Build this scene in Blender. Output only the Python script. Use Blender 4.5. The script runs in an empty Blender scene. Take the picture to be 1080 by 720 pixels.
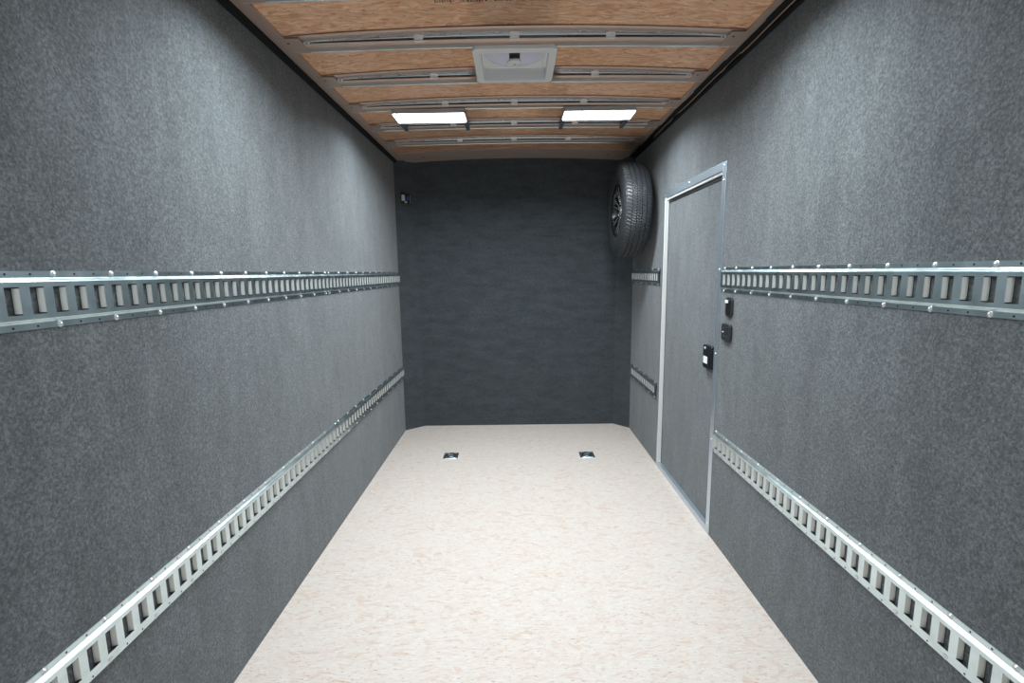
import bpy, math, random
from mathutils import Matrix, Vector
random.seed(7)
S = bpy.context.scene
COL = S.collection

# ------------------------------------------------------------------ camera
F_PX, YAW, PITCH, ROLL = 503.07, -0.0052, -0.1443, -0.0134
CAM = Vector((-0.0169, 0.0, 1.4598))
cy, sy, cp, sp = math.cos(YAW), math.sin(YAW), math.cos(PITCH), math.sin(PITCH)
fwd = Vector((sy*cp, cy*cp, sp)); rgt = Vector((cy, -sy, 0)); upv = rgt.cross(fwd)
cr, sr = math.cos(ROLL), math.sin(ROLL)
right = cr*rgt + sr*upv; up = -sr*rgt + cr*upv
cd = bpy.data.cameras.new('camera'); cam = bpy.data.objects.new('camera', cd); COL.objects.link(cam)
cd.sensor_width = 36; cd.lens = F_PX/1080*36; cd.clip_start = 0.02
M = Matrix((right, up, -fwd)).transposed().to_4x4(); M.translation = CAM
cam.matrix_world = M
S.camera = cam

# ------------------------------------------------------------------ world, exposure
S.view_settings.view_transform = 'Standard'; S.view_settings.look = 'None'
S.view_settings.gamma = 1; S.view_settings.use_curve_mapping = False
S.view_settings.exposure = 0.0
w = bpy.data.worlds.new('daylight'); S.world = w; w.use_nodes = True
w.node_tree.nodes['Background'].inputs[0].default_value = (0.90, 0.96, 1.0, 1)
w.node_tree.nodes['Background'].inputs[1].default_value = 1.35
LED_W = 19.5            # watts of each ceiling light
LED_COL = (0.85, 0.95, 1.0)

# ------------------------------------------------------------------ materials
def nt(name):
    m = bpy.data.materials.new(name); m.use_nodes = True
    t = m.node_tree; return m, t.nodes, t.links, t.nodes['Principled BSDF']
def plain(name, col, rough=.5, metal=0.0, spec=.5):
    m, n, l, b = nt(name)
    b.inputs['Base Color'].default_value = (*col, 1); b.inputs['Roughness'].default_value = rough
    b.inputs['Metallic'].default_value = metal; b.inputs['Specular IOR Level'].default_value = spec
    return m
def tcoord(n, l, scale=(1,1,1), rot=(0,0,0)):
    tc = n.new('ShaderNodeTexCoord'); mp = n.new('ShaderNodeMapping')
    l.new(tc.outputs['Object'], mp.inputs['Vector'])
    mp.inputs['Scale'].default_value = scale; mp.inputs['Rotation'].default_value = rot
    return mp.outputs['Vector']
def noise(n, l, vec, scale, detail=2, rough=.5, dist=0):
    t = n.new('ShaderNodeTexNoise'); l.new(vec, t.inputs['Vector'])
    t.inputs['Scale'].default_value = scale; t.inputs['Detail'].default_value = detail
    t.inputs['Roughness'].default_value = rough; t.inputs['Distortion'].default_value = dist
    return t
def ramp(n, l, fac, stops):
    r = n.new('ShaderNodeValToRGB'); l.new(fac, r.inputs[0]); e = r.color_ramp.elements
    while len(e) < len(stops): e.new(.5)
    for k, (p, c) in enumerate(stops):
        e[k].position = p; e[k].color = (*c, 1) if len(c) == 3 else c
    return r.outputs[0]
def mix(n, l, fac, a, b, mode='MIX'):
    x = n.new('ShaderNodeMix'); x.data_type = 'RGBA'; x.blend_type = mode
    for s, v in ((x.inputs[0], fac), (x.inputs[6], a), (x.inputs[7], b)):
        if hasattr(v, 'links') or isinstance(v, bpy.types.NodeSocket): l.new(v, s)
        elif isinstance(v, (int, float)): s.default_value = v
        else: s.default_value = (*v, 1)
    return x.outputs[2]
def bump(n, l, b, h, strength, dist):
    u = n.new('ShaderNodeBump'); l.new(h, u.inputs['Height'])
    u.inputs['Strength'].default_value = strength; u.inputs['Distance'].default_value = dist
    l.new(u.outputs[0], b.inputs['Normal'])

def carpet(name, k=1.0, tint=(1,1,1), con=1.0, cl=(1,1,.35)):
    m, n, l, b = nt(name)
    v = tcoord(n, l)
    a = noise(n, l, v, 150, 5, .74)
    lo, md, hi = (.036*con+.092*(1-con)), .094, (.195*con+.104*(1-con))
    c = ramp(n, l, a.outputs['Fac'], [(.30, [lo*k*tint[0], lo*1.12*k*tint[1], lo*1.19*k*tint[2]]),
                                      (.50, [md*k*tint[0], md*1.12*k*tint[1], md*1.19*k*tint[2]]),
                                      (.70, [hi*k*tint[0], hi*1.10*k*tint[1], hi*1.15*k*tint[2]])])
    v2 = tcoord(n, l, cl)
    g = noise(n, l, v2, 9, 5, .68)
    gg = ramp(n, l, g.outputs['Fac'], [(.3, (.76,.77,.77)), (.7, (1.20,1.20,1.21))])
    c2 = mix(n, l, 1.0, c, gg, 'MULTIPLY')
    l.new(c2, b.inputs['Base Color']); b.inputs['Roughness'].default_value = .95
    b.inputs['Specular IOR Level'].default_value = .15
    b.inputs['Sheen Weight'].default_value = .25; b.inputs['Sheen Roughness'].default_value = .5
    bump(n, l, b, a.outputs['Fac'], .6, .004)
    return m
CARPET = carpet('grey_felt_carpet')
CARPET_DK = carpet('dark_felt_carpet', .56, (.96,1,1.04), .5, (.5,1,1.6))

def osb(name, stops, flecks, fleck_amt, rough, sx=1.0, spec=.4, flo=.66, gk=.12, gs=1.0, fs=1.0):
    m, n, l, b = nt(name)
    base = tcoord(n, l)
    warp = noise(n, l, base, 5, 2)
    def strands(sc, rot, seed):
        tc = tcoord(n, l, (1,1,0), (0,0,rot))
        add = n.new('ShaderNodeVectorMath'); add.operation = 'MULTIPLY_ADD'
        l.new(warp.outputs['Color'], add.inputs[0]); add.inputs[1].default_value = (.10,.05,0); l.new(tc, add.inputs[2])
        mp = n.new('ShaderNodeMapping'); l.new(add.outputs[0], mp.inputs['Vector'])
        mp.inputs['Scale'].default_value = (sc[0], sc[1], 0); mp.inputs['Location'].default_value = (seed, seed*.7, 0)
        vo = n.new('ShaderNodeTexVoronoi'); vo.voronoi_dimensions = '2D'; vo.inputs['Scale'].default_value = 1
        l.new(mp.outputs[0], vo.inputs['Vector'])
        return vo
    v1 = strands((9*sx, 46*sx), .10, 3.1); v2 = strands((12*sx, 60*sx), -.28, 8.7); v3 = strands((16*sx, 30*sx), .7, 15.2)
    s1 = n.new('ShaderNodeSeparateColor'); l.new(v1.outputs['Color'], s1.inputs[0])
    s2 = n.new('ShaderNodeSeparateColor'); l.new(v2.outputs['Color'], s2.inputs[0])
    s3 = n.new('ShaderNodeSeparateColor'); l.new(v3.outputs['Color'], s3.inputs[0])
    c1 = ramp(n, l, s1.outputs[0], stops); c2 = ramp(n, l, s2.outputs[0], stops); c3 = ramp(n, l, s3.outputs[0], stops)
    sel = noise(n, l, base, 11, 2); f = ramp(n, l, sel.outputs['Fac'], [(.45,(0,0,0)),(.55,(1,1,1))])
    sel2 = noise(n, l, tcoord(n, l, (1,1,1), (.5,.2,0)), 14, 1); f2 = ramp(n, l, sel2.outputs['Fac'], [(.58,(0,0,0)),(.64,(1,1,1))])
    c = mix(n, l, f, c1, c2); c = mix(n, l, f2, c, c3)
    # grain streaks inside the strands
    gr = noise(n, l, tcoord(n, l, (14*sx*gs,120*sx*gs,1)), 1, 4, .65)
    gc = ramp(n, l, gr.outputs['Fac'], [(.3,(1-gk,1-gk*1.05,1-gk*1.15)),(.7,(1+gk*.6,1+gk*.6,1+gk*.6))])
    c = mix(n, l, 1.0, c, gc, 'MULTIPLY')
    # dark flecks
    fl = noise(n, l, tcoord(n, l, (26*sx*fs,95*sx*fs,1), (0,0,.2)), 1, 2, .7)
    ff = ramp(n, l, fl.outputs['Fac'], [(flo,(0,0,0)),(flo+.08,(fleck_amt,)*3)])
    c = mix(n, l, ff, c, flecks)
    l.new(c, b.inputs['Base Color'])
    b.inputs['Roughness'].default_value = rough; b.inputs['Specular IOR Level'].default_value = spec
    bump(n, l, b, gr.outputs['Fac'], .25, .002)
    return m
OSB_ROOF = osb('osb_roof', [(0,(.70,.35,.195)),(.3,(.84,.46,.27)),(.7,(.91,.54,.335)),(1,(.96,.64,.43))], (.25,.10,.05), .85, .45, 1.8, .4, .625, .26, .7, .6)
OSB_FLOOR = osb('osb_floor', [(0,(.63,.50,.42)),(.14,(.672,.575,.51)),(.42,(.69,.607,.55)),(1,(.70,.635,.585))], (.36,.22,.15), .8, .55, 2.0, .4, .612, .12, .8, .85)

def galv(name, col=(.70,.77,.78), r0=.31, r1=.38, var=.10):
    m, n, l, b = nt(name)
    v = tcoord(n, l)
    no = noise(n, l, v, 18, 3)
    c = ramp(n, l, no.outputs['Fac'], [(.3, [x*(1-var) for x in col]), (.7, [min(1, x*(1+var)) for x in col])])
    l.new(c, b.inputs['Base Color']); b.inputs['Metallic'].default_value = 1
    r = ramp(n, l, no.outputs['Fac'], [(.3,(r0,)*3),(.7,(r1,)*3)]); l.new(r, b.inputs['Roughness'])
    return m
GALV = galv('galvanised_steel', (.66,.78,.81), .28, .34)
TABM = plain('tab_steel_pale_reflection', (.62,.64,.615), .42, .6)  # same rail metal, coloured paler to imitate tabs mirroring the bright rear
WEBM = plain('bow_web_steel', (.42,.52,.58), .32, .9)
ALU = galv('aluminium_trim', (.86,.88,.90), .25, .32, .03)
ALU_LED_TINT = plain('aluminium_led_tint', (.60,.68,.76), .38, .85)  # plain aluminium; bluish reflection of the ceiling leds tinted into its colour
WHITE_TRIM = plain('white_trim', (.80,.80,.78), .35, .1)
LIPM = plain('dark_smooth_lip',(.30,.36,.40),.18,1)
BOW = plain('roof_steel', (.54,.41,.345), .42, .45)
SCREW = plain('zinc_screw', (.86,.88,.90), .36, .85)
HOLE = plain('screw_hole', (.02,.022,.025), .9)
BLACK = plain('black_wall_edge', (.012,.014,.016), .85, 0, .2)
BLK_PL = plain('black_plastic', (.012,.014,.016), .28, 0, .5)
BLK_MAT = plain('black_plastic_matt', (.02,.022,.024), .55)
WHITE = plain('white_plastic', (.84,.84,.82), .4)
WHT_LBL = plain('white_label', (.88,.90,.92), .5)
LEDBODY = plain('light_housing', (.45,.48,.50), .35, .6)
RUBBER = plain('tyre_rubber', (.030,.033,.037), .46, 0, .55)
RIM = plain('black_wheel_paint', (.010,.010,.011), .25, 0, .6)
RIMB = plain('machined_aluminium', (.88,.89,.90), .22, .9)
CABLE = plain('tan_cable', (.40,.26,.18), .6)
STAMP = plain('stamp_ink', (.05,.05,.045), .8)
PALE = plain('pale_grey_plastic', (.50,.52,.54), .35)
m, n, l, b = nt('frosted_dome'); DOME = m
b.inputs['Base Color'].default_value = (.62,.60,.70,1); b.inputs['Roughness'].default_value = .35
b.inputs['Emission Color'].default_value = (.62,.60,.72,1); b.inputs['Emission Strength'].default_value = .06  # weak glow put in for daylight coming through the translucent lid
# light lens: rows of bright diodes under a frosted cover
m, n, l, b = nt('lit_lens'); LENS = m
v = tcoord(n, l, (13.5, 16, 0)); vo = n.new('ShaderNodeTexVoronoi'); vo.voronoi_dimensions = '2D'
vo.inputs['Randomness'].default_value = 0; vo.inputs['Scale'].default_value = 1; l.new(v, vo.inputs['Vector'])
e = ramp(n, l, vo.outputs['Distance'], [(.1,(1,1,1)),(.6,(.45,.47,.5))])
b.inputs['Base Color'].default_value = (.8,.8,.8,1)
l.new(e, b.inputs['Emission Color']); b.inputs['Emission Strength'].default_value = 9

# ------------------------------------------------------------------ mesh helpers
class MB:
    def __init__(s): s.v=[]; s.f=[]; s.m=[]; s.sm=[]
    def add(s, vs, fs, mi=0, smooth=False):
        o=len(s.v); s.v += [tuple(x) for x in vs]
        for f in fs: s.f.append([o+i for i in f]); s.m.append(mi); s.sm.append(smooth)
        return s
    def box(s, a, b, mi=0):
        x0,y0,z0 = [min(p,q) for p,q in zip(a,b)]; x1,y1,z1 = [max(p,q) for p,q in zip(a,b)]
        return s.add([(x0,y0,z0),(x1,y0,z0),(x1,y1,z0),(x0,y1,z0),(x0,y0,z1),(x1,y0,z1),(x1,y1,z1),(x0,y1,z1)],
            [(0,3,2,1),(4,5,6,7),(0,1,5,4),(1,2,6,5),(2,3,7,6),(3,0,4,7)], mi)
    def prism(s, pts, fn, a, b, mi=0, smooth=False):
        """closed outline pts (2-D) swept from a to b; fn(u,v,t)->xyz"""
        k=len(pts); vs=[fn(u,v,a) for u,v in pts]+[fn(u,v,b) for u,v in pts]
        s.add(vs, [(i,(i+1)%k,k+(i+1)%k,k+i) for i in range(k)], mi, smooth)
        s.add(vs, [tuple(range(k))[::-1], tuple(range(k,2*k))], mi); return s
    def quad(s, p, mi=0, smooth=False): return s.add(p, [(0,1,2,3)], mi, smooth)
    def lathe(s, prof, fn, n=48, mi=0, smooth=True, closed=False):
        k=len(prof); vs=[fn(r,h,2*math.pi*i/n) for i in range(n) for r,h in prof]
        kk = k if closed else k-1
        s.add(vs, [(i*k+j, i*k+(j+1)%k, ((i+1)%n)*k+(j+1)%k, ((i+1)%n)*k+j) for i in range(n) for j in range(kk)], mi, smooth)
        return s
    def build(s, name, mats, parent=None, bevel=0, fixn=True, solid=0, merge=False):
        me=bpy.data.meshes.new(name); me.from_pydata(s.v,[],s.f)
        for i,p in enumerate(me.polygons): p.material_index=s.m[i]; p.use_smooth=s.sm[i]
        if not isinstance(mats,(list,tuple)): mats=[mats]
        for mm in mats: me.materials.append(mm)
        if merge:
            import bmesh
            bm=bmesh.new(); bm.from_mesh(me); bmesh.ops.remove_doubles(bm, verts=bm.verts, dist=1e-6); bm.to_mesh(me); bm.free()
        if fixn:
            import bmesh
            bm=bmesh.new(); bm.from_mesh(me)
            bmesh.ops.remove_doubles(bm, verts=bm.verts, dist=1e-6)
            bmesh.ops.recalc_face_normals(bm, faces=bm.faces); bm.to_mesh(me); bm.free()
        o=bpy.data.objects.new(name, me); COL.objects.link(o)
        if parent is not None: o.parent=parent
        if bevel:
            bv=o.modifiers.new('bevel','BEVEL'); bv.width=bevel; bv.segments=2; bv.limit_method='ANGLE'
        if solid:
            so=o.modifiers.new('solid','SOLIDIFY'); so.thickness=solid; so.offset=-1
        return o
def tag(o, label, cat=None, group=None, kind=None):
    if label: o['label']=label
    if cat: o['category']=cat
    if group: o['group']=group
    if kind: o['kind']=kind
    return o
def empty(name, loc, label, cat, group=None, kind=None):
    o=bpy.data.objects.new(name,None); COL.objects.link(o); o.location=loc; o.empty_display_size=.05
    return tag(o,label,cat,group,kind)
def copyobj(o, parent, loc):
    c=o.copy(); COL.objects.link(c); c.parent=parent; c.location=loc; return c
def rrect(w_, h_, r, n=6):
    pts=[]
    for cx,cyy,a0 in ((w_/2-r,h_/2-r,0),(-w_/2+r,h_/2-r,90),(-w_/2+r,-h_/2+r,180),(w_/2-r,-h_/2+r,270)):
        for i in range(n+1):
            a=math.radians(a0+90*i/n); pts.append((cx+r*math.cos(a), cyy+r*math.sin(a)))
    return pts

W = 1.05            # half width
YB, YC, YR = 4.45, 4.32, -0.9   # front wall, chamfer start, rear opening
CHL, CHR = .89, .925
WT = 2.418          # top of wall panels
def zroof(x): return 2.445 + .030*(1-(x/.97)**2) if abs(x) < .97 else 2.445

# ------------------------------------------------------------------ structure
MB().add([(-W-.04,YR,-.03),(W+.04,YR,-.03),(W+.04,YC,-.03),(CHR,YB+.04,-.03),(-CHL,YB+.04,-.03),(-W-.04,YC,-.03),
          (-W-.04,YR,0),(W+.04,YR,0),(W+.04,YC,0),(CHR,YB+.04,0),(-CHL,YB+.04,0),(-W-.04,YC,0)],
   [(5,4,3,2,1,0),(6,7,8,9,10,11)]+[(i,(i+1)%6,6+(i+1)%6,6+i) for i in range(6)])
fl = MB().box((-W-.04,YR,-.03),(W+.04,YB+.04,0)).build('floor', OSB_FLOOR)
tag(fl,'pale whitewashed strand board floor','floor',kind='structure')
wl = MB().box((-W-.03,YR,0),(-W,YC,WT)).build('wall_left', CARPET)
tag(wl,'long grey felt covered wall on the left side','wall',kind='structure')
# right wall with the door opening
DY0, DY1, DZ0, DZ1 = 2.512, 3.425, .034, 1.958
wr = MB()
wr.box((W,YR,0),(W+.03,DY0,WT)); wr.box((W,DY1,0),(W+.03,YC,WT)); wr.box((W,DY0,DZ1),(W+.03,DY1,WT)); wr.box((W,DY0,0),(W+.03,DY1,DZ0))
tag(wr.build('wall_right', CARPET),'grey felt covered wall on the right side around the door','wall',kind='structure')
wb = MB().prism([(-CHL,0),(CHR,0)]+[(x,zroof(x)-.0005) for x in [CHR-(CHL+CHR)*i/16 for i in range(17)]],lambda u,v,t:(u,t,v),YB,YB+.03)
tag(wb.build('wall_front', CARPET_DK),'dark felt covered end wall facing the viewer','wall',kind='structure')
for sgn, xc, nm in ((-1,CHL,'left'),(1,CHR,'right')):
    p=[(sgn*W,YC),(sgn*xc,YB),(sgn*(xc+.02),YB+.03),(sgn*(W+.03),YC+.01)]
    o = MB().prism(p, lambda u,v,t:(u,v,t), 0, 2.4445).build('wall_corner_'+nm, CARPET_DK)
    tag(o,'narrow angled felt corner panel at the %s end of the dark end wall'%nm,'wall',kind='structure')

# cambered strand board roof with the vent opening
VX, VY0, VY1 = .168, 2.282, 2.606
ce = MB()
xs = sorted(set([-1.06,-.97]+[round(-.97+.0970*i,4) for i in range(21)]+[.97,1.06,-VX,VX]))
for y0,y1 in ((YR,VY0),(VY0,VY1),(VY1,YB+.03)):
    for x0,x1 in zip(xs[:-1],xs[1:]):
        if (y0,y1)==(VY0,VY1) and x0>=-VX-1e-6 and x1<=VX+1e-6: continue
        ce.quad([(x0,y0,zroof(x0)),(x0,y1,zroof(x0)),(x1,y1,zroof(x1)),(x1,y0,zroof(x1))],0,True)
ce = ce.build('ceiling', OSB_ROOF, fixn=False, merge=True); so=ce.modifiers.new('solid','SOLIDIFY'); so.thickness=.012; so.offset=-1
tag(ce,'orange brown strand board roof panels between the steel bows','ceiling',kind='structure')
# ink stamp on the first roof panel: broken strokes of an unreadable printed line
st = MB(); x=-.30
for (a,b_) in ((-.302,-.228),(-.202,-.186),(-.180,-.100),(-.076,0.0),(.03,.11),(.125,.205)):
    x=a
    while x<b_-.006:
        wd=random.uniform(.004,.010); z=zroof(x)-.0012
        st.box((x,1.938,z-.0006),(x+wd*.45,1.966,z)); 
        if random.random()<.6: st.box((x,1.960,z-.0006),(x+wd,1.966,z))
        if random.random()<.5: st.box((x,1.938,z-.0006),(x+wd,1.943,z))
        x+=wd+.004
tag(st.build('ink_stamp', STAMP, ce), 'dark printed line of small lettering')

# side roof rails and black edges
for sgn, nm in ((-1,'left'),(1,'right')):
    xo = 1.022 if sgn<0 else 1.0
    o=MB().box((sgn*xo,YR,2.4368),(sgn*.965,4.35,2.4445)).build('trim_1' if sgn<0 else 'trim_2', BOW)
    tag(o,'brownish steel roof rail running along the top of the %s wall'%nm,'trim',kind='structure')
o=MB().box((-1.06,YR,WT),(-1.0225,YC+.02,2.444)).build('trim_3', BLACK)  # black box fills the gap above the left wall panel
tag(o,'black strip filling the gap between the left wall and the roof rail','trim',kind='structure')
e3=MB().box((1.06,YR,WT),(1.031,YC+.02,2.444)).box((1.031,YR,2.437),(1.0005,YC+.02,2.444))
# ragged torn fabric lip
y=YR
while y<YC-.02:
    L=random.uniform(.05,.16); d=random.uniform(0,.010)
    e3.box((1.0005-d,y,2.4285),(1.020,min(y+L,YC),2.4335)); y+=L
tag(e3.build('trim_4', BLACK),'ragged black edge fabric between the right wall and the roof rail','trim',kind='structure')
# cable in the right edge
N=90; cb=MB(); vs=[]; rr=.0032
for i in range(N):
    yy=.2+(3.7-.2)*i/(N-1); k=(yy*1.27)%1.0
    c0=(1.026+.003*math.sin(yy*9)+(.004 if k<.25 else 0), 2.4295+(.009 if k<.18 else 0))
    vs+=[(c0[0]+rr*math.cos(a),yy,c0[1]+rr*math.sin(a)) for a in [j*math.pi/3 for j in range(6)]]
cb.add(vs,[(i*6+j,i*6+(j+1)%6,(i+1)*6+(j+1)%6,(i+1)*6+j) for i in range(N-1) for j in range(6)],0,True)
o=cb.build('wiring_cable',CABLE)
tag(o,'thin tan cable tucked along the top of the right wall','cable')
# front header
hd=MB(); hx_=[-.9645+.09645*i for i in range(21)]
for x0,x1 in zip(hx_[:-1],hx_[1:]):
    a,b_=zroof(x0)-.009,zroof(x1)-.009
    hd.add([(x0,4.12,a),(x1,4.12,b_),(x1,YB,b_),(x0,YB,a),(x0,4.12,a+.008),(x1,4.12,b_+.008),(x1,YB,b_+.008),(x0,YB,a+.008)],[(0,1,2,3),(4,7,6,5),(0,4,5,1),(3,2,6,7)]+([(0,3,7,4)] if x0==hx_[0] else [])+([(1,5,6,2)] if x1==hx_[-1] else []))
hd=hd.build('trim_5', BOW); tag(hd,'flat steel header closing the roof above the dark end wall','trim',kind='structure')
for hx in (-.78,.80):
    h_=MB().prism([(.008*math.cos(a),.008*math.sin(a)) for a in [i*math.pi/5 for i in range(10)]],lambda u,v,t:(hx+u,4.29+v,t),2.4445,2.4470)
    h_.prism([(-.004,0),(0,-.045),(.004,0)],lambda u,v,t:(hx+u,4.29+v,t),2.4450,2.4470)
    h_.build('screw', HOLE, hd)
# rear frame (behind the viewer)
rf=MB().box((-1.08,YR-.05,-.03),(-1.0,YR,2.5)).box((1.0,YR-.05,-.03),(1.08,YR,2.5)).box((-1.0,YR-.05,2.38),(1.0,YR,2.5))
tag(rf.build('trim_6', ALU),'metal frame of the open rear end','trim',kind='structure')
gd=MB().box((-12,-16,-.65),(12,12,-.6)).build('ground', plain('asphalt',(.16,.16,.16),.9))
tag(gd,'plain grey ground under the trailer','ground',kind='structure')

# ------------------------------------------------------------------ roof bows
CLIPX=(-.41,0.0,.41)
def xsamp(a,b,n): return [a+(b-a)*i/n for i in range(n+1)]
def strip(mb, xs_, fn_y0z0, fn_y1z1, mi=0, th=.0015):
    """thin sheet between two edges, extruded a little for thickness"""
    for x0,x1 in zip(xs_[:-1],xs_[1:]):
        a0,a1,b0,b1=fn_y0z0(x0),fn_y0z0(x1),fn_y1z1(x0),fn_y1z1(x1)
        mb.quad([(x0,*a0),(x1,*a1),(x1,*b1),(x0,*b0)],mi,True)
def bow(k, gap=None, lab=''):
    yf = 2.281+.398*(k-1)       # far edge
    ya = yf-.137; yl = ya+.050
    zb_ = lambda x: 2.4365+.0105*(1-(x/.97)**2)
    root=empty('roof_bow',(0,yl,2.45),lab,'roof bow','roof bows under the strand board ceiling')
    def P(mb,name,mat,parent=root,**kw):
        mb.v=[(x,y-yl,z-2.45) for x,y,z in mb.v]; return mb.build(name,mat,parent,**kw)
    spans=[(-.985,.985)] if not gap else [(-.985,-gap),(gap,.985)]
    zr=lambda x: zroof(x)-.0040+(.0025 if abs(x)>.9 else 0)*0
    def dep(x): return max(.0025,min(.017,(zr(x)-zb_(x))*.62))
    for a,b_ in spans:
        fa=MB(); we=MB(); fb=MB(); lp=MB(); nl=MB()
        X=xsamp(a,b_,28 if not gap else 14)
        strip(fa,X,lambda x:(ya,zr(x)),lambda x:(yl,zr(x)))
        for x0,x1 in zip(X[:-1],X[1:]):      # near web: arched sheet, curled foot
            for (ya_,fa_),(yb_,fb_) in (((0,0),(.002,.5)),((.002,.5),(.006,1.0))):
                we.quad([(x0,yl+ya_,zr(x0)-dep(x0)*fa_),(x1,yl+ya_,zr(x1)-dep(x1)*fa_),(x1,yl+yb_,zr(x1)-dep(x1)*fb_),(x0,yl+yb_,zr(x0)-dep(x0)*fb_)],0,True)
            z_=lambda x,d:zr(x)-d
            for (p0,p1) in (((-.0055,.0002),(-.0055,.0052)),((-.0055,.0052),(-.0003,.0060)),((-.0003,.0060),(-.0003,.0004))):
                nl.quad([(x0,yl+p0[0],z_(x0,p0[1])),(x1,yl+p0[0],z_(x1,p0[1])),(x1,yl+p1[0],z_(x1,p1[1])),(x0,yl+p1[0],z_(x0,p1[1]))])
        strip(fb,X,lambda x:(yf-.083,zb_(x)),lambda x:(yf-.005,zb_(x)))
        pr_=[(yf-.006,-.001),(yf-.004,-.0032),(yf-.001,-.0032),(yf,-.001),(yf,.006),(yf-.003,.006),(yf-.003,.002),(yf-.006,.002)]
        k8=len(pr_); lp.add([(x,u,zb_(x)+v) for x in X for u,v in pr_],[(i_*k8+j_,i_*k8+(j_+1)%k8,(i_+1)*k8+(j_+1)%k8,(i_+1)*k8+j_) for i_ in range(len(X)-1) for j_ in range(k8)]+[tuple(range(k8)),tuple(range((len(X)-1)*k8,len(X)*k8))[::-1]])
        for x0,x1 in zip(X[:-1],X[1:]):
            lp.quad([(x0,yf,zb_(x0)+.003),(x1,yf,zb_(x1)+.003),(x1,yf+.013,zb_(x1)+.006),(x0,yf+.013,zb_(x0)+.006)],1)
        P(fa,'upper_flange',BOW,fixn=False,merge=True,solid=.0012)
        P(nl,'flange_edge',ALU); P(we,'web',WEBM,fixn=False,merge=True,solid=.0012)
        P(fb,'lower_flange',BOW,fixn=False,merge=True,solid=.0012); P(lp,'lower_lip',[GALV,LIPM])
    # clips
    first=None
    for cxx in CLIPX:
        if gap and abs(cxx)<gap: continue
        if first is None:
            c=MB(); z0=2.4285-2.45; 
            c.prism([(-.007,.0215),(.0005,.0215),(.0085,-.0035),(.022,-.0035),(.022,-.0065),(.0060,-.0065),(-.0025,.0160),(-.007,.0160)],
                    lambda u,v,t:(t,u,v),-.020,.020)
            first=c.build('clip',WHITE_METAL,root,bevel=.001); first.location=(cxx,0,0)
        else: copyobj(first,root,(cxx,0,0))
    # end brackets and screws
    fb_=None; fs=None
    for s in (-1,1):
        if fb_ is None:
            e_=MB().prism(rrect(.085,.130,.002,2),lambda u,v,t:(u,v+.019,t),-.0155,-.0137)
            e_.prism([(.0055*math.cos(i*math.pi/4),.0055*math.sin(i*math.pi/4)) for i in range(8)],lambda u,v,t:(u-.018,v-.006,t),-.0163,-.0154,1)
            fb_=e_.build('end_bracket',[BOW,HOLE],root); fb_.location=(s*.945,0,0)
        else: copyobj(fb_,root,(s*.945,0,0))
        for dx in (-.075,-.055):
            if fs is None:
                q=MB(); q.lathe([(.0,-.004),(.003,-.0035),(.0045,-.0015),(.0048,0)],lambda r,h,a:(r*math.cos(a),r*math.sin(a),h),10)
                fs=q.build('screw',SCREW,root); fs.location=(s*(.945+dx*.9),-.004,-.0130)
            else: copyobj(fs,root,(s*(.945+dx*.9),-.004,-.0130))
    return root,yl,P
WHITE_METAL = plain('pale_zinc_clip',(.82,.80,.76),.45,.2)
BL={1:'steel roof bow just in front of the square roof vent',2:'steel roof bow interrupted in the middle by the roof vent',
    3:'steel roof bow just beyond the vent, touching the near edge of the two far lights',4:'steel roof bow crossing behind the two far ceiling lights',
    5:'steel roof bow farthest from the viewer, next to the front header',0:'nearest visible steel roof bow at the top edge of the picture',
    -1:'steel roof bow overhead carrying the near ceiling lights'}
for k in range(-1,6):
    root,yl,P=bow(k, .195 if k==2 else None, BL[k])
    if k==1:   # header plate beside the vent
        b1=MB().box((-.205,yl+.0065,2.4488),(.205,yl+.010,2.472)).box((-.215,yl+.0105,2.4488),(-.205,yl+.03,2.472)).box((.205,yl+.0105,2.4488),(.215,yl+.03,2.472))
        P(b1,'vent_header',plain('dark_steel',(.20,.21,.22),.45,.7))

# ------------------------------------------------------------------ roof vent
vc=(0.001,2.4445)
vent=empty('roof_vent',(vc[0],vc[1],2.43),'square off-white roof vent with round crank knob between the roof bows','roof vent')
def ring(mb, outer, inner, fn, mi=0, smooth=False):
    k=len(outer); mb.add([fn(*p) for p in outer]+[fn(*p) for p in inner],[(i,(i+1)%k,k+(i+1)%k,k+i) for i in range(k)],mi,smooth)
fr=MB(); O=rrect(.380,.378,.030); O2=rrect(.372,.370,.026); I=rrect(.310,.306,.014)
z0=2.427-2.43
fr.add([(u,v,z0+.0185) for u,v in O]+[(u,v,z0+.003) for u,v in O]+[(u,v,z0) for u,v in O2]+[(u,v,z0) for u,v in I]+[(u*.985,v*.985,z0+.078) for u,v in I]+[(u*1.03,v*1.03,z0+.078) for u,v in I]+[(u*1.04,v*1.04,z0+.0185) for u,v in I],
    [(j*28+i,j*28+(i+1)%28,((j+1)%7)*28+(i+1)%28,((j+1)%7)*28+i) for j in range(7) for i in range(28)],0,False)
fr.build('vent_frame',WHITE,vent)
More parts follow.
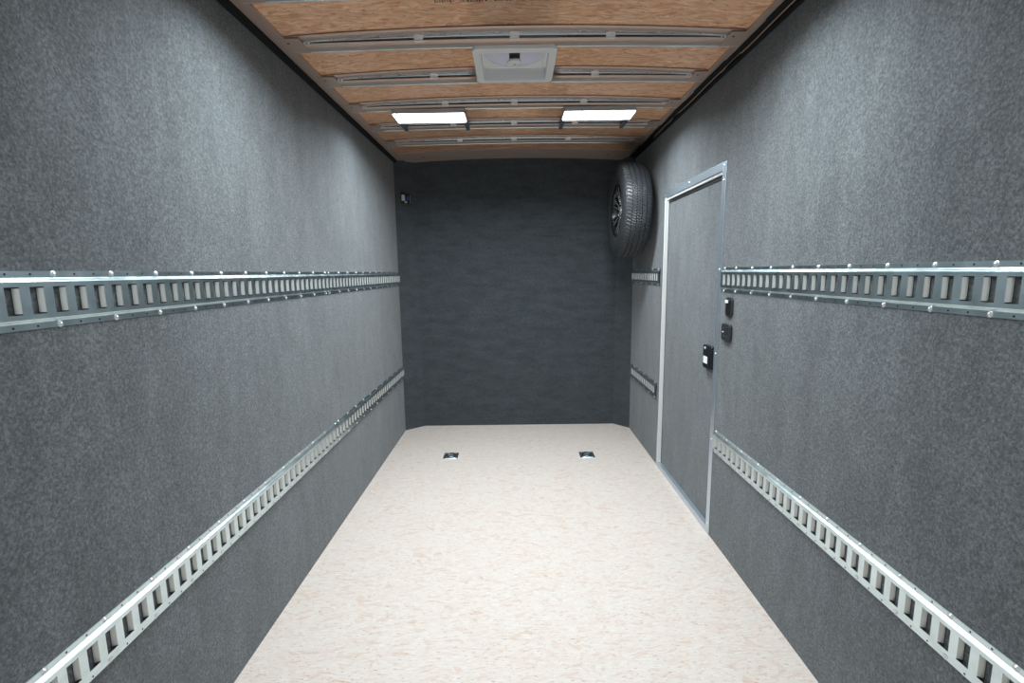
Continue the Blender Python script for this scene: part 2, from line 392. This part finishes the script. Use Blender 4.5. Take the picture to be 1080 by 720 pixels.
# top ring with round opening
tr=MB(); sq=[]; ci=[]
for i in range(64):
    a=2*math.pi*i/64; c_,s__=math.cos(a),math.sin(a); m_=max(abs(c_),abs(s__))
    sq.append((c_/m_*.1525,s__/m_*.1505)); ci.append((c_*.140,s__*.138))
for z in (.056,):
    ring(tr,sq,ci,lambda u,v:(u,v,z))
    pass
k=64; tr.add([(u,v,.056) for u,v in ci]+[(u,v,.060) for u,v in ci],[(i,(i+1)%k,k+(i+1)%k,k+i) for i in range(k)],0,True)
tr.build('garnish_ring',WHITE,vent)
dm=MB(); dm.lathe([(0,.092),(.05,.090),(.10,.082),(.135,.068),(.143,.0605)],lambda r,h,a:(r*math.cos(a),r*math.sin(a),h),48)
dm.build('dome_lid',DOME,vent)
ar=MB().box((-.026,-.10,.050),(.026,.055,.060)); ar.build('crank_arm',BLK_MAT,vent,bevel=.003)
kn=MB(); kn.lathe([(0,.024),(.030,.024),(.036,.028),(.038,.034),(.035,.040),(.014,.043),(.012,.054)],lambda r,h,a:(r*math.cos(a),r*math.sin(a)+.035,h),32)
kn=kn.build('crank_knob',WHITE,vent)
sk=MB(); sk.lathe([(0,.0225),(.003,.0225),(.004,.025)],lambda r,h,a:(r*math.cos(a),r*math.sin(a)+.035,h),12); sk.build('knob_screw',HOLE,kn)

# ------------------------------------------------------------------ ceiling lights
def ceiling_light(x0,x1,yl0,yl1,ys0,ys1,lab):
    xc=(x0+x1)/2; yc=(yl0+yl1)/2; wd=(x1-x0); L=yl1-yl0; z=2.4245
    r=empty('ceiling_light',(xc,yc,z),lab,'ceiling light','flat led lights mounted between the roof bows')
    h=MB(); O=rrect(wd,L,.006,2); I=rrect(wd-.010,L-.010,.004,2); k=len(O)
    h.add([(u,v,.015) for u,v in O]+[(u,v,-.011) for u,v in O]+[(u,v,-.011) for u,v in I]+[(u,v,-.007) for u,v in I]+[(u,v,.006) for u,v in I],
          [(j*k+i,j*k+(i+1)%k,(j+1)*k+(i+1)%k,(j+1)*k+i) for j in range(4) for i in range(k)])
    h.add([(u,v,.015) for u,v in O],[tuple(range(k))])
    h.build('housing',LEDBODY,r)
    le=MB(); le.prism(rrect(wd-.012,L-.012,.003,2),lambda u,v,t:(u,v,t),-.016,-.003); le.build('lens',LENS,r)
    for s in (-1,1):
        q=MB(); xx=s*(wd/2-.013)
        q.box((xx-.012,ys0-yc,-.009),(xx+.012,ys1-yc,.0035)); q.build('mounting_strap',plain('grey_strap',(.16,.19,.22),.4,.5),r)
    ld=bpy.data.lights.new('led_glow','AREA'); ld.shape='RECTANGLE'; ld.size=wd-.014; ld.size_y=L-.014
    ld.energy=LED_W; ld.color=LED_COL; ld.spread=math.radians(158)
    lo=bpy.data.objects.new('led_glow',ld); COL.objects.link(lo); lo.parent=r; lo.location=(0,0,-.0165)
    return r
ceiling_light(-.742,-.300,3.040,3.215,3.215,3.415,'lit led ceiling light beyond the roof vent, left one of the far pair')
ceiling_light(.300,.737,3.040,3.205,3.205,3.415,'lit led ceiling light beyond the roof vent, right one of the far pair')
ceiling_light(-.742,-.300,1.655,1.820,1.47,1.655,'lit led ceiling light at the top edge of the picture, on the left')
ceiling_light(.300,.737,1.650,1.812,1.47,1.650,'lit led ceiling light of the near pair, on the right, just above the frame')

# ------------------------------------------------------------------ logistics rails
PITCH_S=.0518
def rail(side, yS, yE, zc, y_screw0, lab, grp, dbl=()):
    """slotted track on a wall; side -1 left, +1 right"""
    X=lambda d: side*(W-d)
    root=empty('slotted_rail',(side*W,yS,zc),lab,'tie-down rail',grp)
    mb=MB(); L=lambda d,y,z:(X(d)-side*W,y-yS,z)
    zf,zbv,zo=.0618,.0480,.0395; zt=.0290; d0,d1=.0022,.0120; ow=.0150; tb=.0265
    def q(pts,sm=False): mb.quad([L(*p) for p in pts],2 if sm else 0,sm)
    def hband(y0,y1,za,zb,da,db): q([(da,y0,za),(da,y1,za),(db,y1,zb),(db,y0,zb)])
    # lengthwise bands
    for s in (-1,1):
        hband(yS,yE,s*zf,s*zbv,d0,d0); 
        hband(yS,yE,s*zbv,s*(zbv-.002),d0,d0+.0018); hband(yS,yE,s*(zbv-.002),s*(zo+.002),d0+.0018,d1-.0016); hband(yS,yE,s*(zo+.002),s*zo,d1-.0016,d1)
        hband(yS,yE,s*zo,s*zt,d1,d1)
        hband(yS,yE,s*zf,s*(zf+.0006),d0,.0002)
    n0=math.ceil((yS+.018-y_screw0)/PITCH_S); n1=math.floor((yE-.018-y_screw0)/PITCH_S)
    cs=[y_screw0+PITCH_S*k for k in range(n0,n1+1)]
    prev=yS
    for c in cs:
        hband(prev,c-ow,-zt,zt,d1,d1); prev=c+ow
        for s in (-1,1):
            pr=[(0,0),(.0008,-.0008),(.0028,-.0038),(.0048,-.0070),(.0062,-.0102)]
            for (u0,e0),(u1,e1) in zip(pr[:-1],pr[1:]):
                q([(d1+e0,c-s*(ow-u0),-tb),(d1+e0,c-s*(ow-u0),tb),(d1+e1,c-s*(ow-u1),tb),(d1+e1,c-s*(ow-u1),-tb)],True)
    hband(prev,yE,-zt,zt,d1,d1)
    # small unused fixing holes
    for i,c in enumerate(cs):
        if (n0+i)%3==0: continue
        for s in (-1,1):
            pts=[L(d0+.0004,c+.0026*math.cos(a),s*.0555+.0026*math.sin(a)) for a in [j*math.pi/4 for j in range(8)]]
            mb.add(pts,[tuple(range(8))],1)
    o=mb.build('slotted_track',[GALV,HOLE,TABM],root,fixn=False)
    global SCR
    if SCR is None:
        sc=MB(); sc.lathe([(0,.0042),(.0022,.0040),(.0040,.0028),(.0050,.0008),(.0052,0)],lambda r,h,a:(h,r*math.cos(a),r*math.sin(a)),12)
        sc.lathe([(.0052,.0005),(.0075,.0004),(.0077,-.0004)],lambda r,h,a:(h,r*math.cos(a),r*math.sin(a)),12)
        SCR=sc.build('screw',SCREW,root); first=SCR
    else: first=SCR.copy(); COL.objects.link(first); first.parent=root
    used=False
    ys=[c for i,c in enumerate(cs) if (n0+i)%3==0]+list(dbl)
    for yy in ys:
        for s in (-1,1):
            p=(-side*d0,yy-yS,s*.0555)
            o=first if not used else first.copy()
            if used: COL.objects.link(o)
            o.parent=root; o.location=p; o.rotation_euler=(0,0,0 if side<0 else math.pi); used=True
SCR=None
YJ=1.075+PITCH_S*30.5
G1='galvanised slotted tie-down rails along the walls'
rail(-1,-.45,YJ-.0015,1.4135,1.075,'upper slotted steel rail on the left wall, long near section',G1)
rail(-1,YJ+.0015,4.315,1.4135,1.075+PITCH_S*31,'upper slotted steel rail on the left wall, far section ending at the dark corner',G1)
rail(-1,-.45,YJ-.0015,.5600,1.075,'lower slotted steel rail on the left wall, long near section',G1)
rail(-1,YJ+.0015,4.315,.5600,1.075+PITCH_S*31,'lower slotted steel rail on the left wall, far section ending at the dark corner',G1)
rail(1,-.45,2.456,1.4080,1.0685,'upper slotted steel rail on the right wall, on the near side of the door',G1,(2.437,))
rail(1,-.45,2.462,.5520,1.0685,'lower slotted steel rail on the right wall, on the near side of the door',G1,(2.440,))
rail(1,3.497,4.31,1.4100,3.55,'short upper slotted steel rail beyond the door, under the spare wheel',G1)
rail(1,3.497,4.29,.5600,3.55,'short lower slotted steel rail beyond the door, near the floor corner',G1)

# ------------------------------------------------------------------ door
door=empty('door_1',(W,(DY0+DY1)/2,0),'grey felt covered side door in a metal frame on the right wall','door',kind='structure')
dl=Vector((W,(DY0+DY1)/2,0))
def DP(mb,name,mat,parent=door,**kw):
    mb.v=[(x-dl.x,y-dl.y,z-dl.z) for x,y,z in mb.v]; return mb.build(name,mat,parent,**kw)
DP(MB().box((W+.022,DY0-.002,DZ0-.002),(W+.045,DY1+.002,DZ1+.002)),'door_panel',CARPET)
# flanges lying on the wall + reveals
DP(MB().box((W-.0035,DY0-.040,.0),(W-.0002,DY0+.001,1.992)).box((W-.0035,DY0,.034),(W+.021,DY0+.004,DZ1)),'near_jamb',ALU_LED_TINT,bevel=.0008)
DP(MB().box((W-.0035,DY1-.001,.0),(W-.0002,DY1+.034,1.992)).box((W-.0038,DY1-.004,.034),(W+.021,DY1,DZ1)),'far_jamb',ALU_LED_TINT,bevel=.0008)
DP(MB().box((W-.010,DY1-.012,.036),(W+.019,DY1-.0045,DZ1-.004)),'edge_strip',WHITE_TRIM,bevel=.002)
DP(MB().box((W-.0040,DY0+.001,DZ1-.001),(W-.0002,DY1-.001,1.996)).box((W-.0038,DY0+.004,DZ1-.004),(W+.021,DY1-.004,DZ1)),'header',ALU_LED_TINT,bevel=.0008)
DP(MB().box((W+.004,DY0+.005,DZ1-.019),(W+.019,DY1-.005,DZ1-.0045)),'door_stop',WHITE_TRIM,bevel=.002)
DP(MB().box((W+.016,DY0+.006,DZ1-.036),(W+.0215,DY1-.006,DZ1-.0195)),'gap_strip',BLK_MAT)  # black strip along the gap under the door stop
DP(MB().prism([(-.006,.0005),(-.006,.012),(-.003,.034),(.021,.036),(.021,.0345),(-.0002,.0335),(-.0002,.0005)],lambda u,v,t:(W+u,t,v),DY0-.035,DY1+.034),'threshold',ALU_LED_TINT)
dsc=None
for (yy,zz,dd) in ((DY0-.02,1.975,0),(DY0-.02,1.905,0),(DY0-.02,1.46,0),(DY0-.02,1.02,0),(DY0-.02,.55,0),(DY0-.02,.06,0),(DY1+.017,1.975,0),(DY1+.017,1.93,0),(DY1+.017,1.25,0),(DY1+.017,.62,0),(DY1+.017,.05,0),(2.98,1.978,0),(3.4,1.928,.0255),(2.93,1.935,.0)):
    if dd or zz==1.935: continue
    c=SCR.copy(); COL.objects.link(c); c.parent=door; c.location=(-.0036,yy-dl.y,zz); c.rotation_euler=(0,0,math.pi); c.scale=(.8,.8,.8)
# latch
lt=MB(); lt.prism(rrect(.118,.128,.010,4),lambda u,v,t:(t,2.612+u,.980+v),W+.0005,W+.0218)
lt=DP(lt,'door_latch',BLK_PL,bevel=.003)
ld_=MB(); ld_.prism(rrect(.086,.090,.006,3),lambda u,v,t:(t,2.612+u,.962+v),W-.0035,W+.0005)
DP(ld_,'paddle',BLK_PL,lt,bevel=.0015)
lb=MB().box((W-.0045,2.596,.943),(W-.0033,2.650,.982)); DP(lb,'white_label',WHT_LBL,lt)
kb=MB(); kb.lathe([(0,-.004),(.006,-.004),(.008,-.002),(.008,.002)],lambda r,h,a:(W+h,2.640+r*math.cos(a),1.026+r*math.sin(a)),16); DP(kb,'lock_button',PALE,lt)

# ------------------------------------------------------------------ wall switches
def PP(mb,o,name,mat,parent=None,**kw):
    mb.v=[(x-o[0],y-o[1],z-o[2]) for x,y,z in mb.v]; return mb.build(name,mat,parent,**kw)
o=(W,2.357,1.275); r=empty('rocker_switch',o,'small black rocker switch with white tip under the upper rail, beside the door','switch')
q=MB().prism(rrect(.074,.098,.024,6),lambda u,v,t:(t,o[1]+u,o[2]+v),W-.009,W-.0002); PP(q,o,'cover_plate',BLK_MAT,r,bevel=.003)
q=MB().prism([(-.030,-.009),(-.034,-.013),(.0,-.014),(.034,-.018),(.034,-.009)],lambda u,v,t:(W+v,t,o[2]+u),o[1]-.019,o[1]+.019); rk=PP(q,o,'rocker',BLK_PL,r,bevel=.002)
q=MB().box((W-.0215,o[1]-.012,o[2]+.020),(W-.0165,o[1]+.014,o[2]+.035)); PP(q,o,'white_tip',WHT_LBL,r,bevel=.001)  # small white block at the upper end of the rocker
o=(W,2.368,1.148); r=empty('light_control_panel',o,'square black button panel on the right wall, below the small rocker switch','switch')
q=MB().prism(rrect(.098,.086,.016,6),lambda u,v,t:(t,o[1]+u,o[2]+v),W-.014,W-.0002); PP(q,o,'cover_plate',BLK_MAT,r,bevel=.004)
for (dy,dz,mt) in ((.022,.018,BLK_PL),(-.014,.022,BLK_PL),(.024,.0,PALE),(-.012,-.002,BLK_PL),(.02,-.022,BLK_PL),(-.014,-.024,BLK_PL)):
    q=MB(); q.lathe([(0,-.0175),(.0055,-.0172),(.007,-.0155),(.007,-.0135)],lambda rr,h,a:(W+h,o[1]+dy+rr*math.cos(a),o[2]+dz+rr*math.sin(a)*.6),14)
    PP(q,o,'button',mt,r)
# socket on the left corner panel
t_=Vector((.16,.13,0)).normalized(); nn=Vector((.13,-.16,0)).normalized()
oc=Vector((-.9745,4.3805,2.118)); 
r=empty('wall_socket',oc,'small dark wall socket with grey flap high on the left corner panel','socket')
def SP(u,v,d): return tuple(t_*u+nn*d+Vector((0,0,v)))
q=MB().prism(rrect(.094,.092,.008,3),lambda u,v,t:SP(u,v,t),.001,.010); q.build('cover_plate',BLK_PL,r,bevel=.002)
q=MB().prism(rrect(.030,.052,.004,3),lambda u,v,t:SP(u-.024,v+.006,t),.010,.017); q.build('flap',PALE,r,bevel=.002)
q=MB().prism(rrect(.022,.018,.004,3),lambda u,v,t:SP(u+.000,v-.030,t),.010,.015); q.build('switch_tab',plain('grey_beige',(.35,.35,.30),.4),r,bevel=.001)
q=MB().prism(rrect(.004,.070,.0015,3),lambda u,v,t:SP(u+.042,v-.003,t),.010,.012); q.build('edge_trim',plain('dull_edge',(.25,.25,.32),.3,.5),r)
q=MB().prism(rrect(.020,.030,.003,3),lambda u,v,t:SP(u+.018,v+.004,t),.010,.013); q.build('indicator',plain('dark_blue',(.04,.05,.22),.3),r)

# ------------------------------------------------------------------ floor tie-down rings
def ring_anchor(x,y,lab):
    r=empty('floor_tie_down',(x,y,0),lab,'tie-down ring','recessed tie-down rings in the floor')
    q=MB(); O=rrect(.116,.120,.012,5); N_=len(O)
    I=[]
    for (u,v) in O:
        a=math.atan2(v,u); I.append((.047*math.cos(a),.047*math.sin(a)))
    q.add([(u,v,.0002) for u,v in O]+[(u,v,.0045) for u,v in O]+[(u,v,.0055) for u,v in I]+[(u*.8,v*.8,.0022) for u,v in I]+[(u*.35,v*.35,.0012) for u,v in I],
          [(j*N_+i,j*N_+(i+1)%N_,(j+1)*N_+(i+1)%N_,(j+1)*N_+i) for j in range(4) for i in range(N_)],0,True)
    q.add([(u*.35,v*.35,.0012) for u,v in I],[tuple(range(N_))])
    q.build('recessed_pan',GALV,r)
    g=MB(); R_,rr=.036,.0045; n1,n2=28,8
    vs=[((R_+rr*math.cos(b))*math.cos(a),(R_+rr*math.cos(b))*math.sin(a)*.95-.002,.0068+rr*math.sin(b)) for a in [2*math.pi*i/n1 for i in range(n1)] for b in [2*math.pi*j/n2 for j in range(n2)]]
    g.add(vs,[(i*n2+j,((i+1)%n1)*n2+j,((i+1)%n1)*n2+(j+1)%n2,i*n2+(j+1)%n2) for i in range(n1) for j in range(n2)],0,True)
    g.build('ring',plain('dark_zinc',(.30,.36,.38),.25,1),r)
    g=MB().box((-.018,.026,.004),(.018,.046,.013)); g.build('ring_bracket',plain('dark_zinc2',(.22,.26,.28),.3,1),r,bevel=.002)
    for sx in (-1,1):
        for s2 in (-1,1):
            b_=MB(); b_.lathe([(0,.0082),(.006,.0075),(.008,.005)],lambda rr_,h,a:(sx*.048+rr_*math.cos(a),s2*.050+rr_*math.sin(a),h),10)
            b_.build('bolt',plain('dark_bolt',(.06,.07,.075),.4,.8),r)
ring_anchor(-.539,3.667,'square recessed tie-down ring in the floor, left one of two')
ring_anchor(.552,3.658,'square recessed tie-down ring in the floor, right one of two')

# ------------------------------------------------------------------ spare wheel
XC,YCc,ZC,RT=.890,3.865,1.926,.360
sw=empty('spare_wheel',(XC,YCc,ZC),'black spare tyre on a black and silver alloy wheel hung on the right wall','wheel')
NA=480
def tyre_profile():
    """list of (half-width coordinate, radius, rib id) across the tread, then the sidewalls"""
    tw=.083; p=[]
    ribs=[(-.083,-.055),(-.049,-.021),(-.015,.015),(.021,.049),(.055,.083)]
    crown=lambda x:RT-.010*(x/tw)**2-.003*(x/tw)**6
    for i,(a,b_) in enumerate(ribs):
        if i>0: p.append((a-.0008,crown(a)-.0075,-1))
        for j in range(4): 
            x=a+(b_-a)*j/3; p.append((x,crown(x),i))
        if i<4: p.append((b_+.0008,crown(b_)-.0075,-1))
    return p
tp=tyre_profile()
side_=[(.093,.340,9),(.100,.326,-2),(.1055,.305,-2),(.108,.280,-2),(.106,.250,-2),(.100,.222,-2),(.092,.203,-2),(.084,.196,-2),(.072,.190,-2)]
prof=[(-x,r_,i) for x,r_,i in side_[::-1]]+tp+[(x,r_,i) for x,r_,i in side_]
vs=[];fs=[]; K=len(prof)
for a_i in range(NA):
    for x,r_,i in prof:
        ph=a_i
        if 0<=i<=4:
            per=6 if i in(0,4) else 4
            off={0:0,1:2,2:3,3:1,4:3}[i]+int((x*120))
            if (ph+off)%per==0: r_-= .0040
        if i==9 and ph%12<3: r_-=.003
        a=2*math.pi*a_i/NA; vs.append((x,r_*math.sin(a),r_*math.cos(a)))
for a_i in range(NA):
    for j in range(K-1):
        fs.append((a_i*K+j,a_i*K+j+1,((a_i+1)%NA)*K+j+1,((a_i+1)%NA)*K+j))
ty=MB(); ty.add(vs,fs,0,False)
for i in range(len(ty.f)):
    j=i%(K-1); ty.sm[i]= (j<7 or j>K-9)
ty=ty.build('tyre',RUBBER,sw)
rm=MB(); fx=lambda r_,h,a:(h,r_*math.sin(a),r_*math.cos(a))
rm.lathe([(.198,-.088),(.203,-.092),(.200,-.094),(.190,-.090),(.184,-.080),(.178,-.045),(.170,.02),(.178,.07),(.198,.088)],fx,64)
rm.lathe([(.0,-.050),(.035,-.050),(.055,-.046),(.078,-.040),(.080,-.020),(0,-.018)],fx,40)
rm=rm.build('wheel_rim',RIM,sw)
rl=MB(); rl.lathe([(.186,-.0905),(.1925,-.0925),(.1975,-.0945),(.1985,-.0925)],fx,64); rl.build('rim_flange',plain('dark_chrome',(.20,.21,.22),.2,1),rm)
NS=7
for k in range(NS):
    a=2*math.pi*k/NS+.2
    s1=MB(); s2=MB()
    def sp_(r_,t,h): # radial, tangential, axial
        return (h, r_*math.sin(a)+t*math.cos(a), r_*math.cos(a)-t*math.sin(a))
    for tt in (-1,1):
        pts=[(.060,tt*.012,.010),(.120,tt*.018,.009),(.182,tt*.030,.010)]
        for (r0,t0,w0),(r1,t1,w1) in zip(pts[:-1],pts[1:]):
            h0,h1=-.060-.16*(r0-.06),-.060-.16*(r1-.06)
            for mb_,hh,dd in ((s1,.0,.022),(s2,-.0015,.012)):
                ww=1.0 if mb_ is s1 else .55
                vv=[sp_(r0,t0-w0*ww,h0+hh),sp_(r0,t0+w0*ww,h0+hh),sp_(r1,t1+w1*ww,h1+hh),sp_(r1,t1-w1*ww,h1+hh),
                    sp_(r0,t0-w0*ww,h0+hh+dd),sp_(r0,t0+w0*ww,h0+hh+dd),sp_(r1,t1+w1*ww,h1+hh+dd),sp_(r1,t1-w1*ww,h1+hh+dd)]
                mb_.add(vv,[(0,1,2,3),(7,6,5,4),(0,4,5,1),(1,5,6,2),(2,6,7,3),(3,7,4,0)])
    so_=s1.build('spoke',RIM,sw); s2.build('spoke_face',RIMB,so_)
hc=MB(); hc.lathe([(0,-.070),(.020,-.069),(.030,-.064),(.033,-.050)],fx,32); hc.build('centre_cap',RIMB,sw)
for k in range(6):
    a=2*math.pi*k/6; nb=MB(); nb.prism([(.0105*math.cos(i*math.pi/3),.0105*math.sin(i*math.pi/3)) for i in range(6)],
        lambda u,v,t:(t,.055*math.sin(a)+u,.055*math.cos(a)+v),-.066,-.044); nb.build('lug_nut',RIMB,rm)
bk=MB().box((-.018,-.05,-.05),(.155,.05,.05)).box((.155,-.10,-.10),(.1598,.10,.10)); bk.build('mounting_bracket',BLK_MAT,sw)
